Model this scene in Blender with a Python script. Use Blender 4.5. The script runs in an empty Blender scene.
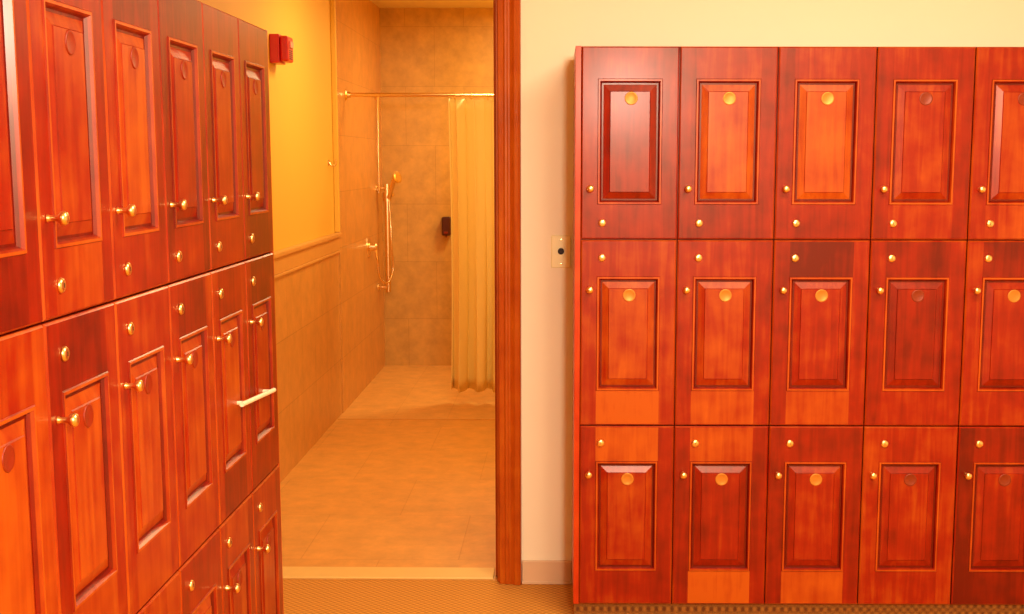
import bpy, bmesh, math, random
from mathutils import Vector, Matrix, Euler
random.seed(7)
scene = bpy.context.scene
scene.view_settings.view_transform = 'Standard'
scene.view_settings.look = 'None'
scene.view_settings.exposure = 0.0

def lin(r, g, b):
    def c(u):
        u /= 255.0
        return u / 12.92 if u <= 0.04045 else ((u + 0.055) / 1.055) ** 2.4
    return (c(r), c(g), c(b), 1.0)

# ------------------------------------------------------------ materials
def new_mat(name):
    m = bpy.data.materials.new(name)
    m.use_nodes = True
    nt = m.node_tree
    return m, nt, nt.nodes, nt.links, nt.nodes["Principled BSDF"]

def plain(name, col, rough=0.5, metal=0.0, noise=0.0, nscale=8.0, emis=0.0, bump=0.0, coat=0.0):
    m, nt, N, L, b = new_mat(name)
    b.inputs["Roughness"].default_value = rough
    b.inputs["Metallic"].default_value = metal
    b.inputs["Coat Weight"].default_value = coat
    tc = N.new("ShaderNodeTexCoord")
    nz = N.new("ShaderNodeTexNoise"); nz.inputs["Scale"].default_value = nscale
    nz.inputs["Detail"].default_value = 4
    L.new(tc.outputs["Object"], nz.inputs["Vector"])
    mix = N.new("ShaderNodeMix"); mix.data_type = 'RGBA'
    mix.inputs[6].default_value = col
    mix.inputs[7].default_value = tuple(c * (1 - noise) for c in col[:3]) + (1,)
    L.new(nz.outputs["Fac"], mix.inputs[0])
    L.new(mix.outputs[2], b.inputs["Base Color"])
    if bump:
        bp = N.new("ShaderNodeBump"); bp.inputs["Strength"].default_value = bump
        bp.inputs["Distance"].default_value = 0.002
        L.new(nz.outputs["Fac"], bp.inputs["Height"]); L.new(bp.outputs[0], b.inputs["Normal"])
    if emis:
        b.inputs["Emission Color"].default_value = col
        b.inputs["Emission Strength"].default_value = emis
    return m

def wood(name, dark, mid, light, axis='Z', rough=0.36, use_tint=True):
    m, nt, N, L, b = new_mat(name)
    tc = N.new("ShaderNodeTexCoord")
    oi = N.new("ShaderNodeObjectInfo")
    add = N.new("ShaderNodeVectorMath"); add.operation = 'ADD'
    sc = N.new("ShaderNodeVectorMath"); sc.operation = 'SCALE'
    L.new(oi.outputs["Location"], sc.inputs[0]); sc.inputs["Scale"].default_value = 3.7
    L.new(tc.outputs["Object"], add.inputs[0]); L.new(sc.outputs[0], add.inputs[1])
    mp = N.new("ShaderNodeMapping")
    mp.inputs["Scale"].default_value = (34, 34, 2.4) if axis == 'Z' else (2.4, 34, 34)
    L.new(add.outputs[0], mp.inputs["Vector"])
    n1 = N.new("ShaderNodeTexNoise"); n1.inputs["Scale"].default_value = 1.4
    n1.inputs["Detail"].default_value = 6; n1.inputs["Distortion"].default_value = 0.8
    L.new(mp.outputs[0], n1.inputs["Vector"])
    n2 = N.new("ShaderNodeTexNoise"); n2.inputs["Scale"].default_value = 11.0
    n2.inputs["Detail"].default_value = 5
    L.new(add.outputs[0], n2.inputs["Vector"])
    fac = N.new("ShaderNodeMath"); fac.operation = 'MULTIPLY_ADD'
    L.new(n1.outputs["Fac"], fac.inputs[0]); fac.inputs[1].default_value = 0.45
    half = N.new("ShaderNodeMath"); half.operation = 'MULTIPLY_ADD'; half.inputs[1].default_value = 0.5; half.inputs[2].default_value = 0.06
    L.new(n2.outputs["Fac"], half.inputs[0]); L.new(half.outputs[0], fac.inputs[2])
    src = fac.outputs[0]
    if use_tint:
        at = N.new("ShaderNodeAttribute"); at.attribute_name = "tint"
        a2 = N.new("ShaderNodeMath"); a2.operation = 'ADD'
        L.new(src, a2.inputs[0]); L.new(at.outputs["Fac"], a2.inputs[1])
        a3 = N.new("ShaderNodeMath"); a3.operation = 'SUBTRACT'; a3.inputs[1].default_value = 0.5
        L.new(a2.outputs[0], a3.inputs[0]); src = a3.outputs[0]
    cr = N.new("ShaderNodeValToRGB")
    cr.color_ramp.elements[0].position = 0.25; cr.color_ramp.elements[0].color = dark
    cr.color_ramp.elements[1].position = 0.85; cr.color_ramp.elements[1].color = light
    e = cr.color_ramp.elements.new(0.52); e.color = mid
    L.new(src, cr.inputs[0]); L.new(cr.outputs[0], b.inputs["Base Color"])
    b.inputs["Roughness"].default_value = rough
    b.inputs["Specular IOR Level"].default_value = 0.4
    b.inputs["Specular Tint"].default_value = (1.0, 0.75, 0.5, 1)
    b.inputs["Coat Weight"].default_value = 0.2
    b.inputs["Coat Roughness"].default_value = 0.2
    bp = N.new("ShaderNodeBump"); bp.inputs["Strength"].default_value = 0.12
    bp.inputs["Distance"].default_value = 0.001
    L.new(n1.outputs["Fac"], bp.inputs["Height"]); L.new(bp.outputs[0], b.inputs["Normal"])
    return m

def tile_mat(name, axes, size, c1, c2, grout, rough=0.35, offset=0.0, mortar=0.004, off=(0, 0), mott=0.35, height=None):
    m, nt, N, L, b = new_mat(name)
    g = N.new("ShaderNodeNewGeometry")
    sp = N.new("ShaderNodeSeparateXYZ"); L.new(g.outputs["Position"], sp.inputs[0])
    cb = N.new("ShaderNodeCombineXYZ")
    for i, a in enumerate(axes):
        ad = N.new("ShaderNodeMath"); ad.operation = 'ADD'; ad.inputs[1].default_value = off[i] + 20 * size
        L.new(sp.outputs[a], ad.inputs[0]); L.new(ad.outputs[0], cb.inputs[i])
    br = N.new("ShaderNodeTexBrick")
    br.offset = offset; br.squash = 1.0
    br.inputs["Scale"].default_value = 1.0
    br.inputs["Mortar Size"].default_value = mortar / 2
    br.inputs["Mortar Smooth"].default_value = 0.3
    br.inputs["Brick Width"].default_value = size
    br.inputs["Row Height"].default_value = height or size
    br.inputs["Color1"].default_value = c1
    br.inputs["Color2"].default_value = c2
    br.inputs["Mortar"].default_value = grout
    L.new(cb.outputs[0], br.inputs["Vector"])
    nz = N.new("ShaderNodeTexNoise"); nz.inputs["Scale"].default_value = 9.0
    nz.inputs["Detail"].default_value = 8; nz.inputs["Roughness"].default_value = 0.68
    L.new(g.outputs["Position"], nz.inputs["Vector"])
    mr = N.new("ShaderNodeMapRange")
    mr.inputs["From Min"].default_value = 0.3; mr.inputs["From Max"].default_value = 0.7
    mr.inputs["To Min"].default_value = 1 - mott; mr.inputs["To Max"].default_value = 1.08
    L.new(nz.outputs["Fac"], mr.inputs["Value"])
    mx = N.new("ShaderNodeVectorMath"); mx.operation = 'SCALE'
    L.new(br.outputs["Color"], mx.inputs[0]); L.new(mr.outputs[0], mx.inputs["Scale"])
    L.new(mx.outputs[0], b.inputs["Base Color"])
    b.inputs["Roughness"].default_value = rough
    bp = N.new("ShaderNodeBump"); bp.invert = True
    bp.inputs["Strength"].default_value = 0.3; bp.inputs["Distance"].default_value = 0.001
    L.new(br.outputs["Fac"], bp.inputs["Height"]); L.new(bp.outputs[0], b.inputs["Normal"])
    return m

def carpet_mat(name, ca, cb_, pitch=0.026):
    m, nt, N, L, b = new_mat(name)
    g = N.new("ShaderNodeNewGeometry")
    sp = N.new("ShaderNodeSeparateXYZ"); L.new(g.outputs["Position"], sp.inputs[0])
    outs = []
    k = 2 * math.pi / pitch
    for a in ("X", "Y", "Z"):
        mu = N.new("ShaderNodeMath"); mu.operation = 'MULTIPLY'; mu.inputs[1].default_value = k
        L.new(sp.outputs[a], mu.inputs[0])
        s = N.new("ShaderNodeMath"); s.operation = 'SINE'; L.new(mu.outputs[0], s.inputs[0])
        outs.append(s)
    yz = N.new("ShaderNodeMath"); yz.operation = 'ADD'
    L.new(outs[1].outputs[0], yz.inputs[0]); L.new(outs[2].outputs[0], yz.inputs[1])
    p = N.new("ShaderNodeMath"); p.operation = 'MULTIPLY'
    L.new(outs[0].outputs[0], p.inputs[0]); L.new(yz.outputs[0], p.inputs[1])
    nz = N.new("ShaderNodeTexNoise"); nz.inputs["Scale"].default_value = 220
    L.new(g.outputs["Position"], nz.inputs["Vector"])
    ad = N.new("ShaderNodeMath"); ad.operation = 'MULTIPLY_ADD'
    L.new(p.outputs[0], ad.inputs[0]); ad.inputs[1].default_value = 0.4
    L.new(nz.outputs["Fac"], ad.inputs[2])
    mix = N.new("ShaderNodeMix"); mix.data_type = 'RGBA'; mix.clamp_factor = True
    L.new(ad.outputs[0], mix.inputs[0]); mix.inputs[6].default_value = ca; mix.inputs[7].default_value = cb_
    L.new(mix.outputs[2], b.inputs["Base Color"])
    b.inputs["Roughness"].default_value = 0.95
    bp = N.new("ShaderNodeBump"); bp.inputs["Strength"].default_value = 0.4; bp.inputs["Distance"].default_value = 0.003
    L.new(ad.outputs[0], bp.inputs["Height"]); L.new(bp.outputs[0], b.inputs["Normal"])
    return m

M = {}
M['cherry'] = wood("cherry_wood", lin(98, 6, 0), lin(146, 24, 1), lin(184, 82, 12))
M['side'] = wood("cherry_side", lin(150, 24, 2), lin(185, 50, 8), lin(205, 85, 16), use_tint=False)
M['cherry_in'] = wood("cherry_carcass", lin(95, 6, 0), lin(130, 16, 2), lin(160, 35, 6), use_tint=False)
M['casing'] = wood("casing_wood", lin(145, 50, 4), lin(178, 76, 8), lin(205, 108, 20), use_tint=False)
M['brass'] = plain("brass", lin(255, 218, 140), 0.28, 1.0, 0.1)
M['brass_dull'] = plain("brass_disc", lin(215, 140, 45), 0.4, 0.4, 0.3, 60)
M['disc_wood'] = plain("disc_wood", lin(140, 50, 8), 0.4, 0.2, 0.2, 60)
M['disc_left'] = plain("disc_cherry", lin(150, 42, 6), 0.4, 0.1, 0.2, 60)
M['dark'] = plain("dark_slot", lin(40, 20, 10), 0.6)
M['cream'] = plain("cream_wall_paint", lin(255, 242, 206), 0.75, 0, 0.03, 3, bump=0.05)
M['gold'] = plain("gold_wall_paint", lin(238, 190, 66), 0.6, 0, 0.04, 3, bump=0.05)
M['ceil'] = plain("ceiling_paint", lin(235, 212, 165), 0.85, 0, 0.04)
M['base'] = plain("baseboard_vinyl", lin(230, 192, 148), 0.5, 0, 0.05)
M['carpet'] = carpet_mat("carpet_weave", lin(175, 108, 24), lin(228, 162, 58))
M['carpet_dk'] = carpet_mat("carpet_base", lin(105, 58, 16), lin(165, 108, 38))
M['floor_t'] = tile_mat("floor_tile", ("X", "Y"), 0.60, lin(228, 164, 76), lin(225, 160, 72), lin(214, 148, 62), 0.42, 0.5, 0.005, (0.1, 0.22), 0.2)
M['floor_s'] = tile_mat("shower_floor_tile", ("X", "Y"), 0.32, lin(228, 170, 88), lin(225, 166, 84), lin(212, 152, 72), 0.42, 0.0, 0.004, (0.05, 0.1), 0.2)
M['tile_yz'] = tile_mat("wall_tile_left", ("Y", "Z"), 0.33, lin(220, 156, 72), lin(214, 150, 68), lin(194, 132, 56), 0.32, 0.0, 0.005, (0, 0), 0.2)
M['tile_xz'] = tile_mat("wall_tile_back", ("X", "Z"), 0.42, lin(218, 168, 84), lin(212, 162, 78), lin(194, 145, 66), 0.35, 0.5, 0.004, (0.1, 0.07), 0.24, 0.42)
M['trim_t'] = plain("trim_tile", lin(226, 164, 78), 0.35, 0, 0.15, 12)
M['thresh'] = plain("threshold_stone", lin(244, 200, 110), 0.4, 0, 0.12, 14)
M['curtain'] = plain("curtain_cloth", lin(255, 226, 138), 0.6, 0, 0.04, 6)
M['chrome'] = plain("warm_chrome", lin(250, 222, 160), 0.22, 1.0, 0.05)
M['red'] = plain("alarm_red", lin(205, 5, 10), 0.35, 0, 0.05, coat=0.3)
M['lens'] = plain("strobe_lens", lin(250, 170, 150), 0.15, 0, 0.05)
M['plate'] = plain("switch_plate", lin(255, 244, 180), 0.35, 0, 0.03)
M['blk'] = plain("dark_plastic", lin(80, 25, 10), 0.35, 0, 0.1)
M['whitebar'] = plain("cream_enamel", lin(255, 240, 200), 0.3, 0, 0.02)
M['fixture'] = plain("light_diffuser", (1, 0.85, 0.6, 1), 0.5, 0, 0.0, emis=1.5)

# ------------------------------------------------------------ helpers
def obj_from_bm(name, bm, mat, loc=(0, 0, 0), rot=None, parent=None, smooth=False):
    me = bpy.data.meshes.new(name)
    bmesh.ops.recalc_face_normals(bm, faces=bm.faces)
    bm.to_mesh(me); bm.free()
    me.materials.append(mat)
    if smooth:
        for p in me.polygons: p.use_smooth = True
    o = bpy.data.objects.new(name, me)
    scene.collection.objects.link(o)
    o.location = loc
    if rot: o.rotation_euler = rot
    if parent: o.parent = parent
    return o

def add_box(bm, lo, hi, bevel=0.0):
    r = bmesh.ops.create_cube(bm, size=1.0)
    vs = r['verts']
    for v in vs:
        v.co = Vector([lo[i] + (v.co[i] + 0.5) * (hi[i] - lo[i]) for i in range(3)])
    if bevel:
        es = list({e for v in vs for e in v.link_edges})
        bmesh.ops.bevel(bm, geom=es, offset=bevel, segments=2, affect='EDGES', profile=0.5)

def box(name, lo, hi, mat, bevel=0.0, parent=None):
    bm = bmesh.new(); add_box(bm, lo, hi, bevel)
    return obj_from_bm(name, bm, mat, parent=parent)

def lathe_bm(profile, seg=20, bm=None, mat4=Matrix.Identity(4)):
    bm = bm or bmesh.new()
    rings = []
    for r, h in profile:
        if r < 1e-6:
            rings.append([bm.verts.new(mat4 @ Vector((0, 0, h)))])
        else:
            rings.append([bm.verts.new(mat4 @ Vector((r * math.cos(2 * math.pi * i / seg), r * math.sin(2 * math.pi * i / seg), h))) for i in range(seg)])
    for a, b in zip(rings[:-1], rings[1:]):
        for i in range(seg):
            j = (i + 1) % seg
            if len(a) == 1 and len(b) == 1: continue
            if len(a) == 1: bm.faces.new((a[0], b[i], b[j]))
            elif len(b) == 1: bm.faces.new((a[i], a[j], b[0]))
            else: bm.faces.new((a[i], a[j], b[j], b[i]))
    return bm

def align(p, d):
    q = Vector(d).normalized().to_track_quat('Z', 'Y')
    return Matrix.Translation(p) @ q.to_matrix().to_4x4()

def tube(bm, a, b, r, seg=16):
    a = Vector(a); b = Vector(b); L_ = (b - a).length
    lathe_bm([(0, 0), (r, 0), (r, L_), (0, L_)], seg, bm, align(a, b - a))

def empty(name, loc=(0, 0, 0), rot=None):
    e = bpy.data.objects.new(name, None)
    e.empty_display_size = 0.2
    scene.collection.objects.link(e); e.location = loc
    if rot: e.rotation_euler = rot
    return e

def sheet_tube(name, pts, r, mat, parent=None):
    cu = bpy.data.curves.new(name, 'CURVE'); cu.dimensions = '3D'
    s = cu.splines.new('BEZIER'); s.bezier_points.add(len(pts) - 1)
    for bp_, p in zip(s.bezier_points, pts):
        bp_.co = p; bp_.handle_left_type = bp_.handle_right_type = 'AUTO'
    cu.bevel_depth = r; cu.bevel_resolution = 4; cu.resolution_u = 10
    cu.use_fill_caps = True
    cu.materials.append(mat)
    o = bpy.data.objects.new(name, cu); scene.collection.objects.link(o)
    if parent: o.parent = parent
    return o

# ------------------------------------------------------------ lockers
W = 0.305
T = 0.020      # door thickness

def door_mesh(w, h, mt, mb, ms=0.050, ov={}):
    """door in local coords: x 0..w, z 0..h, front at y=0 (faces -y), back y=T"""
    bm = bmesh.new()
    tl = bm.loops.layers.float_color.new("tint")
    def rect(ix0, ix1, iz0, iz1, y):
        return [Vector((ix0, y, iz0)), Vector((w - ix1, y, iz0)), Vector((w - ix1, y, h - iz1)), Vector((ix0, y, h - iz1))]
    def face(pts, t):
        f = bm.faces.new([bm.verts.new(p) for p in pts])
        for l in f.loops: l[tl] = (t, t, t, 1)
    def ring(A, B, t):
        for i in range(4):
            j = (i + 1) % 4
            face([A[i], A[j], B[j], B[i]], t)
    rv = lambda c, s: max(0.2, min(0.85, random.gauss(c, s)))
    base = random.gauss(0.45, 0.05)
    ts1, ts2, tr1, tr2 = rv(base, .05), rv(base, .05), rv(base - 0.02, .10), rv(base - 0.04, .10)
    tp = rv(base + 0.11, .06)
    tr1 = ov.get('bot', tr1); tr2 = ov.get('top', tr2); tp = ov.get('panel', tp)
    e = 0.004
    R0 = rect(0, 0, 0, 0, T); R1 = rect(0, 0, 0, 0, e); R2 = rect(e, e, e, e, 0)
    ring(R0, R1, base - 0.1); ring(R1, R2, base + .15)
    face(R0, base)
    face([Vector((e, 0, e)), Vector((ms, 0, e)), Vector((ms, 0, h - e)), Vector((e, 0, h - e))], ts1)
    face([Vector((w - ms, 0, e)), Vector((w - e, 0, e)), Vector((w - e, 0, h - e)), Vector((w - ms, 0, h - e))], ts2)
    face([Vector((ms, 0, e)), Vector((w - ms, 0, e)), Vector((w - ms, 0, mb)), Vector((ms, 0, mb))], tr1)
    face([Vector((ms, 0, h - mt)), Vector((w - ms, 0, h - mt)), Vector((w - ms, 0, h - e)), Vector((ms, 0, h - e))], tr2)
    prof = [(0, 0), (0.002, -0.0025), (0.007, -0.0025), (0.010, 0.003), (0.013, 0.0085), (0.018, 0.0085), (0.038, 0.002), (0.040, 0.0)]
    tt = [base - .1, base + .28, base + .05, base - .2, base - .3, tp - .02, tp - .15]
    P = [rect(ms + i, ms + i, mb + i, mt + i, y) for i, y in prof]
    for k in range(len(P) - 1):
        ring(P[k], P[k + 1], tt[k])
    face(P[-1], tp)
    bmesh.ops.remove_doubles(bm, verts=bm.verts, dist=1e-6)
    bmesh.ops.recalc_face_normals(bm, faces=bm.faces)
    return bm

def hardware_bm(kind):
    mt = align((0, 0, 0), (0, -1, 0))
    bm = bmesh.new()
    if kind == 'knob':
        lathe_bm([(0, 0), (0.0065, 0), (0.0065, 0.002), (0.005, 0.004), (0.0045, 0.014), (0.006, 0.018), (0.0105, 0.022), (0.0115, 0.027), (0.0095, 0.031), (0.005, 0.033), (0, 0.0335)], 20, bm, mt)
    elif kind == 'lock':
        lathe_bm([(0, 0), (0.0125, 0), (0.0125, 0.002), (0.0105, 0.005), (0.008, 0.006), (0, 0.0065)], 20, bm, mt)
    else:
        lathe_bm([(0, 0), (0.0205, 0), (0.0205, 0.0015), (0.0185, 0.0028), (0.0165, 0.002), (0, 0.002)], 28, bm, mt)
    me = bpy.data.meshes.new(kind)
    bmesh.ops.recalc_face_normals(bm, faces=bm.faces)
    bm.to_mesh(me); bm.free()
    for p in me.polygons: p.use_smooth = True
    return me
hw = {}
for kind, mats in (('knob', 'brass'), ('lock', 'brass'), ('disc', 'brass_dull'), ('disc_b', 'disc_wood'), ('disc_l', 'disc_left')):
    me = hardware_bm(kind.split('_')[0]); me.materials.append(M[mats]); hw[kind] = me
slot_bm = bmesh.new(); add_box(slot_bm, (-0.0008, -0.0068, -0.0035), (0.0008, -0.0060, 0.0035))
slot_me = bpy.data.meshes.new("slot"); slot_bm.to_mesh(slot_me); slot_bm.free(); slot_me.materials.append(M['dark'])

def put(me, name, loc, parent):
    o = bpy.data.objects.new(name, me); scene.collection.objects.link(o)
    o.location = loc; o.parent = parent
    return o

def locker_bank(loc, rotz, ncol, depth, zbase, H, disc_mode, ovs={}):
    root = empty("locker_bank", loc, (0, 0, rotz))
    tot = ncol * W
    zt = zbase + 3 * H
    y0 = T + 0.002
    bm = bmesh.new()
    s = 0.018
    add_box(bm, (-0.018, 0.004, zbase), (0.0, depth, zt), 0.001)
    add_box(bm, (tot, 0.004, zbase), (tot + 0.018, depth, zt), 0.001)
    obj_from_bm("side_panels", bm, M['side'], parent=root)
    bm = bmesh.new()
    for i in range(1, ncol):
        add_box(bm, (i * W - s / 2, y0, zbase), (i * W + s / 2, depth - 0.006, zt))
    for k in range(4):
        z = zbase + k * H
        a, b_ = (z - s / 2, z + s / 2)
        if k == 0: a, b_ = z, z + s
        if k == 3: a, b_ = z - s, z
        add_box(bm, (0, y0, a), (tot, depth - 0.006, b_))
    add_box(bm, (0, depth - 0.006, zbase), (tot, depth, zt))
    obj_from_bm("carcass", bm, M['cherry_in'], parent=root)
    bm = bmesh.new(); add_box(bm, (-0.015, 0.03, 0.0), (tot + 0.015, depth, zbase))
    obj_from_bm("toe_kick", bm, M['carpet_dk'], parent=root)
    g = 0.0018
    for c in range(ncol):
        for r in range(3):          # r=0 bottom
            w, h = W - 2 * g, H - 2 * g
            x0 = c * W + g; z0 = zbase + r * H + g
            if r == 2: mt, mb = 0.098, 0.108
            else: mt, mb = 0.115, 0.112
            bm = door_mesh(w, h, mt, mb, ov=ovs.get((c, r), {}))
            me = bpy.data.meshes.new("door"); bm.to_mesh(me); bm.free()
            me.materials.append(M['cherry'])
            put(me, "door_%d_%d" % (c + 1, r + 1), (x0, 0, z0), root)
            if r == 2: zk, zl = z0 + 0.158, z0 + 0.050
            else: zk, zl = z0 + h - 0.156, z0 + h - 0.056
            put(hw['knob'], "knob", (x0 + 0.028, 0, zk), root)
            put(hw['lock'], "lock", (x0 + 0.066, 0, zl), root)
            put(slot_me, "keyhole", (x0 + 0.066, 0, zl), root)
            zd = z0 + h - mt - 0.060
            if disc_mode == 'wood': dk = 'disc_l'
            else: dk = 'disc' if (c < 3 or (c, r) == (4, 1)) else 'disc_b'
            put(hw[dk], "number_disc", (x0 + w / 2 + 0.003, 0.0008, zd), root)
    return root

HC = 1.5
ZB = 0.0588
ovr = {(0, 1): dict(bot=.84, panel=.64), (1, 1): dict(bot=.70, panel=.60), (2, 1): dict(bot=.64, panel=.50), (3, 1): dict(panel=.38, bot=.46), (4, 1): dict(top=.3, panel=.46),
       (0, 0): dict(top=.76, panel=.56, bot=.44), (1, 0): dict(top=.64, panel=.42, bot=.82), (2, 0): dict(top=.42, bot=.72, panel=.5), (3, 0): dict(top=.5, panel=.48), (4, 0): dict(top=.34, panel=.42),
       (0, 2): dict(panel=.42, top=.45, bot=.44), (1, 2): dict(panel=.70, top=.50), (2, 2): dict(panel=.72, top=.48), (3, 2): dict(panel=.54, top=.46), (4, 2): dict(panel=.60, top=.5)}
right = locker_bank((0.0485, 3.952, 0), 0.008, 6, 0.345, ZB, 0.5985, 'gold', ovr)
NL = 10
YF = 3.424
AX = 0.80
XL = -1.35
left = locker_bank((-AX, YF - NL * W, 0), math.radians(90), NL, -XL - AX - 0.003, ZB, 0.5965, 'wood')
bm = bmesh.new()
xo = YF - NL * W
tube(bm, (2.965 - xo, -0.020, 0.916), (3.29 - xo, -0.022, 0.892), 0.006)
for y, z in ((3.0, 0.913), (3.26, 0.894)):
    tube(bm, (y - xo, 0.001, z), (y - xo, -0.020, z), 0.005)
obj_from_bm("towel_bar", bm, M['whitebar'], parent=left)

# ------------------------------------------------------------ room shell
CZ = 2.58
YW = 4.33
YS = 7.18
YP = 7.36
YB = 9.13
box("floor", (XL - 0.1, -2.5, -0.1), (3.1, YW + 0.02, 0.0), M['carpet'])
box("floor_corridor", (XL - 0.1, YW + 0.0205, -0.1), (0.32, YS, 0.002), M['floor_t'])
box("floor_shower", (XL - 0.1, YS + 0.0005, -0.1), (0.32, YB + 0.1, 0.001), M['floor_s'])
box("trim_threshold", (XL + 0.022, YW + 0.022, 0.002), (-0.255, YW + 0.14, 0.010), M['thresh'], 0.003)
box("trim_shower_curb", (XL + 0.024, YS - 0.014, 0.002), (0.198, YS + 0.014, 0.006), M['trim_t'], 0.0015)
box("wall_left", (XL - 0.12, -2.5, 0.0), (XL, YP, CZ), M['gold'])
box("wall_shower_left", (XL - 0.12, YP, 0.0), (XL + 0.022, YB, CZ), M['tile_yz'])
box("wall_shower_back", (XL - 0.12, YB, 0.0), (0.32, YB + 0.12, CZ), M['tile_xz'])
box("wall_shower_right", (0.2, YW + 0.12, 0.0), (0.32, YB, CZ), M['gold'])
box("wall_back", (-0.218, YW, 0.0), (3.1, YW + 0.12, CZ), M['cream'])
box("wall_header", (XL, YW, 2.15), (-0.218, YW + 0.12, CZ), M['cream'])
box("wall_right", (3.0, -2.5, 0.0), (3.12, YW, CZ), M['cream'])
box("wall_front", (XL - 0.12, -2.62, 0.0), (3.12, -2.5, CZ), M['cream'])
box("ceiling", (XL - 0.12, -2.62, CZ), (3.12, YB + 0.12, CZ + 0.1), M['ceil'])

box("trim_wainscot", (XL, YW + 0.14, 0.002), (XL + 0.018, YP - 0.005, 0.972), M['tile_yz'])
bm = bmesh.new()
add_box(bm, (XL, YW + 0.14, 0.980), (XL + 0.024, YP - 0.005, 1.055), 0.003)
add_box(bm, (XL, YW + 0.14, 1.055), (XL + 0.036, YP - 0.005, 1.085), 0.008)
add_box(bm, (XL, YW + 0.14, 0.966), (XL + 0.030, YP - 0.005, 0.980), 0.003)
obj_from_bm("trim_wainscot_cap", bm, M['trim_t'])
box("trim_corner_bead", (XL, YP - 0.03, 1.086), (XL + 0.028, YP - 0.0005, CZ), M['gold'], 0.004)

bm = bmesh.new()
add_box(bm, (-0.150, YW - 0.012, 0.0005), (0.028, YW - 0.0005, 0.085), 0.003)
add_box(bm, (-0.150, YW - 0.018, 0.0005), (0.028, YW - 0.012, 0.012), 0.002)
obj_from_bm("baseboard_back", bm, M['base'])

# door frame
fr = empty("door_frame")
bm = bmesh.new()
add_box(bm, (-0.238, YW - 0.002, 0.003), (-0.2185, YW + 0.122, 2.148), 0.002)
add_box(bm, (-0.248, YW + 0.055, 0.003), (-0.238, YW + 0.10, 2.13), 0.002)
add_box(bm, (XL + 0.001, YW - 0.002, 0.003), (XL + 0.02, YW + 0.122, 2.148), 0.002)
add_box(bm, (XL + 0.02, YW - 0.002, 2.125), (-0.238, YW + 0.122, 2.148), 0.002)
obj_from_bm("jamb", bm, M['casing'], parent=fr)
prof = [(-0.231, -.0015), (-0.231, -.013), (-0.228, -.016), (-0.212, -.018), (-0.206, -.023), (-0.200, -.023), (-0.195, -.020),
        (-0.190, -.020), (-0.182, -.024), (-0.174, -.030), (-0.160, -.032), (-0.154, -.028), (-0.152, -.020), (-0.152, -.0015)]
bm = bmesh.new()
A = [bm.verts.new((x, YW + y, 0.002)) for x, y in prof]
B = [bm.verts.new((x, YW + y, 2.25)) for x, y in prof]
n = len(prof)
for i in range(n):
    bm.faces.new((A[i], A[(i + 1) % n], B[(i + 1) % n], B[i]))
bm.faces.new(A); bm.faces.new(B)
add_box(bm, (XL + 0.002, YW - 0.024, 2.135), (-0.232, YW - 0.0015, 2.25), 0.004)
obj_from_bm("casing", bm, M['casing'], parent=fr)

# key-switch wall plate
sp = empty("wall_switch_plate", (-0.014, YW, 1.19))
bm = bmesh.new(); add_box(bm, (-0.034, -0.006, -0.056), (0.034, 0, 0.056), 0.003)
obj_from_bm("plate", bm, M['plate'], parent=sp)
bm = lathe_bm([(0, 0), (0.011, 0), (0.011, 0.006), (0.008, 0.009), (0, 0.009)], 20, None, align((0, -0.006, 0.002), (0, -1, 0)))
obj_from_bm("key_cylinder", bm, M['dark'], parent=sp)
bm = bmesh.new()
for z in (-0.042, 0.042):
    lathe_bm([(0, 0), (0.0035, 0), (0.003, 0.0015), (0, 0.0018)], 12, bm, align((0, -0.006, z), (0, -1, 0)))
obj_from_bm("screws", bm, M['chrome'], parent=sp)

# fire alarm strobe on left wall
fa = empty("fire_alarm", (XL, 5.87, 2.008))
bm = bmesh.new()
add_box(bm, (0.0, -0.065, -0.065), (0.045, 0.065, 0.065), 0.004)
add_box(bm, (0.045, -0.058, -0.058), (0.084, 0.058, 0.058), 0.010)
obj_from_bm("housing", bm, M['red'], parent=fa)
bm = bmesh.new(); add_box(bm, (0.083, -0.03, 0.005), (0.092, 0.03, 0.035), 0.004)
obj_from_bm("strobe", bm, M['lens'], parent=fa)
bm = bmesh.new()
for k in range(5):
    add_box(bm, (0.0835, -0.03, -0.045 + k * 0.009), (0.0855, 0.03, -0.041 + k * 0.009))
obj_from_bm("horn_slots", bm, M['dark'], parent=fa)

# robe hook
rh = empty("robe_hook", (XL, 7.18, 1.49))
bm = bmesh.new()
lathe_bm([(0, 0), (0.018, 0), (0.016, 0.005), (0, 0.006)], 16, bm, align((0, 0, 0), (1, 0, 0)))
obj_from_bm("rosette", bm, M['chrome'], parent=rh)
sheet_tube("hook", [(0.004, 0, 0), (0.025, 0, -0.02), (0.04, 0, -0.01), (0.045, 0, 0.02)], 0.005, M['chrome'], rh)

# ------------------------------------------------------------ shower
YR, ZR = 7.66, 1.895
XS = XL + 0.022
cr = empty("shower_curtain_rod")
bm = bmesh.new()
tube(bm, (XS, YR, ZR), (0.2, YR, ZR), 0.0125)
for x, d in ((XS, 1), (0.2, -1)):
    lathe_bm([(0, 0), (0.034, 0), (0.034, 0.004), (0.02, 0.012), (0.016, 0.03), (0, 0.03)], 20, bm, align((x, YR, ZR), (d, 0, 0)))
obj_from_bm("rod", bm, M['chrome'], parent=cr)

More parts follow.
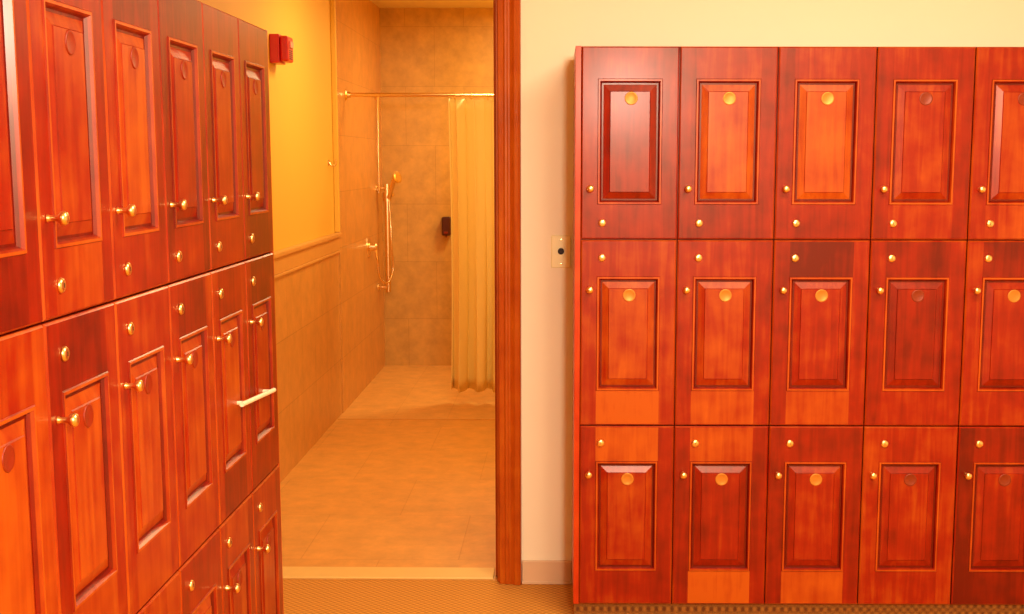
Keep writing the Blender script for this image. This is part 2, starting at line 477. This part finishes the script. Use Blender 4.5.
sc_ = empty("shower_curtain")
bm = bmesh.new()
nx, nz = 260, 24
x0, x1 = -0.715, 0.175
zt, zb = 1.872, 0.088
V = []
for j in range(nz + 1):
    t = j / nz
    row = []
    for i in range(nx + 1):
        u = i / nx
        ph = u * 2 * math.pi * 9 + 0.6 * math.sin(u * 17)
        amp = 0.018 + 0.030 * t + 0.006 * math.sin(u * 23)
        x = x0 + (x1 - x0) * u + 0.008 * math.sin(ph * 2 + 1) + 0.010 * (1 - u) * math.sin(t * 3.0)
        y = YR + amp * math.sin(ph + 0.5 * math.sin(t * 3 + u * 9)) + 0.006 * math.sin(u * 61 + t * 2)
        z = zt + (zb - zt) * t + (0.006 * math.sin(ph) if j in (0, nz) else 0)
        row.append(bm.verts.new((x, y, z)))
    V.append(row)
for j in range(nz):
    for i in range(nx):
        bm.faces.new((V[j][i], V[j][i + 1], V[j + 1][i + 1], V[j + 1][i]))
c = obj_from_bm("cloth", bm, M['curtain'], parent=sc_, smooth=True)
so = c.modifiers.new("thick", 'SOLIDIFY'); so.thickness = 0.0015
bm = bmesh.new()
for k in range(9):
    x = x0 + (x1 - x0) * ((k + 0.5) / 9)
    R, r_ = 0.022, 0.0022
    vs = []
    for a in range(16):
        th = 2 * math.pi * a / 16
        vs.append([bm.verts.new((x + r_ * math.cos(p), YR + (R + r_ * math.sin(p)) * math.cos(th), ZR - 0.008 + (R + r_ * math.sin(p)) * math.sin(th))) for p in [2 * math.pi * q / 6 for q in range(6)]])
    for a in range(16):
        for q in range(6):
            bm.faces.new((vs[a][q], vs[(a + 1) % 16][q], vs[(a + 1) % 16][(q + 1) % 6], vs[a][(q + 1) % 6]))
obj_from_bm("curtain_rings", bm, M['chrome'], parent=sc_, smooth=True)

hs = empty("hand_shower_set")
bm = bmesh.new()
xb, yb = XS + 0.073, 8.85
tube(bm, (xb, yb, 0.575), (xb, yb, 1.34), 0.018)
for z in (0.61, 1.31):
    tube(bm, (XS, yb, z), (xb, yb, z), 0.012)
    lathe_bm([(0, 0), (0.03, 0), (0.028, 0.006), (0.012, 0.014), (0, 0.014)], 20, bm, align((XS, yb, z), (1, 0, 0)))
tube(bm, (xb, yb, 1.22), (xb, yb, 1.28), 0.028)
tube(bm, (xb, yb, 1.25), (xb + 0.045, yb - 0.02, 1.27), 0.016)
obj_from_bm("slide_bar", bm, M['chrome'], parent=hs)
bm = bmesh.new()
p0 = Vector((xb + 0.015, yb - 0.02, 1.24)); p1 = Vector((xb + 0.060, yb - 0.06, 1.375))
tube(bm, p0, p1, 0.016)
lathe_bm([(0, -0.012), (0.02, -0.012), (0.040, 0.012), (0.042, 0.022), (0.03, 0.026), (0, 0.026)], 24, bm, align(p1 + Vector((0.010, -0.004, 0.008)), (0.9, -0.55, 0.25)))
obj_from_bm("hand_shower", bm, M['chrome'], parent=hs)
sheet_tube("hose", [p0, (xb + 0.03, yb - 0.04, 0.95), (xb + 0.015, yb - 0.06, 0.66), (XS + 0.05, yb - 0.12, 0.66), (XS + 0.02, yb - 0.18, 0.86)], 0.0065, M['chrome'], hs)
va = empty("shower_valve", (XS, 8.44, 0.925))
bm = bmesh.new()
lathe_bm([(0, 0), (0.075, 0), (0.073, 0.006), (0.03, 0.012), (0.026, 0.05), (0.022, 0.058), (0, 0.06)], 28, bm, align((0, 0, 0), (1, 0, 0)))
tube(bm, (0.045, 0, 0), (0.06, -0.02, -0.085), 0.008)
obj_from_bm("valve_trim", bm, M['chrome'], parent=va)
ph_ = empty("overhead_shower_pipe")
sheet_tube("riser", [(XS + 0.02, 8.83, 1.28), (XS + 0.02, 8.83, 1.6), (XS + 0.02, 8.83, 1.95)], 0.007, M['chrome'], ph_)
bm = bmesh.new()
for z in (1.30, 1.93):
    tube(bm, (XS, 8.83, z), (XS + 0.022, 8.83, z), 0.011)
obj_from_bm("clips", bm, M['chrome'], parent=ph_)

sd = empty("soap_dispenser", (-0.862, YB, 1.03))
bm = bmesh.new()
add_box(bm, (-0.032, -0.075, -0.065), (0.032, 0, 0.070), 0.010)
obj_from_bm("body", bm, M['blk'], parent=sd)
bm = bmesh.new(); add_box(bm, (-0.014, -0.082, -0.050), (0.014, -0.074, -0.036), 0.003)
tube(bm, (0, -0.05, -0.078), (0, -0.05, -0.062), 0.007)
obj_from_bm("push_button", bm, M['disc_left'], parent=sd)
bm = lathe_bm([(0, 0.0012), (0.055, 0.0012), (0.055, 0.003), (0.045, 0.004), (0, 0.004)], 24)
obj_from_bm("floor_drain", bm, M['chrome'], loc=(-0.25, 8.3, 0))

# ceiling light fixtures
def ceil_light(name, x, y, sx, sy, power, col):
    e = empty(name, (x, y, CZ))
    bm = bmesh.new(); add_box(bm, (-sx / 2 - .02, -sy / 2 - .02, -0.03), (sx / 2 + .02, sy / 2 + .02, -0.0005), 0.004)
    obj_from_bm("housing", bm, M['plate'], parent=e)
    bm = bmesh.new(); add_box(bm, (-sx / 2, -sy / 2, -0.036), (sx / 2, sy / 2, -0.0305), 0.002)
    obj_from_bm("diffuser", bm, M['fixture'], parent=e)
    ld = bpy.data.lights.new(name + "_lamp", 'AREA'); ld.shape = 'RECTANGLE'; ld.size = sx; ld.size_y = sy
    ld.energy = power; ld.color = col
    o = bpy.data.objects.new("lamp", ld); scene.collection.objects.link(o)
    o.location = (0, 0, -0.045); o.parent = e
ceil_light("ceiling_light", 0.9, 2.4, 1.1, 0.4, 64, (1.0, 0.88, 0.66))
ceil_light("ceiling_light", 0.9, -0.6, 1.1, 0.5, 88, (1.0, 0.88, 0.66))
ceil_light("corridor_light", -0.45, 6.2, 0.5, 0.5, 23, (1.0, 0.79, 0.40))
ceil_light("shower_light", -0.15, 8.2, 0.35, 0.35, 25, (1.0, 0.79, 0.42))

ld = bpy.data.lights.new("flash", 'AREA'); ld.shape = 'RECTANGLE'; ld.size = 0.24; ld.size_y = 0.22
ld.energy = 56; ld.color = (1.0, 0.88, 0.72)
fl = bpy.data.objects.new("flash_lamp", ld); scene.collection.objects.link(fl)
fl.location = (0.42, -0.2, 1.93)
fl.rotation_euler = (Vector((0.1, 4.0, 1.3)) - Vector(fl.location)).to_track_quat('-Z', 'Y').to_euler()

w = bpy.data.worlds.new("world"); scene.world = w; w.use_nodes = True
w.node_tree.nodes["Background"].inputs[0].default_value = (1, 0.75, 0.45, 1)
w.node_tree.nodes["Background"].inputs[1].default_value = 0.1

# ------------------------------------------------------------ camera (calibrated from the photo's vanishing lines)
F, CX, CY = 1251.5, 550.3, 331.0
cam = bpy.data.cameras.new("camera"); co = bpy.data.objects.new("camera", cam)
scene.collection.objects.link(co); scene.camera = co
cam.sensor_width = 36; cam.sensor_fit = 'HORIZONTAL'; cam.lens = F / 1024 * 36
cam.shift_x = -(CX - 512) / 1024
cam.shift_y = (CY - 307) / 1024
cam.clip_start = 0.02
Rm = Matrix.Rotation(0.0117, 4, 'Z') @ Matrix.Rotation(math.pi / 2 - 0.1348, 4, 'X') @ Matrix.Rotation(0.0017, 4, 'Z')
co.matrix_world = Matrix.Translation((0, 0, HC)) @ Rm
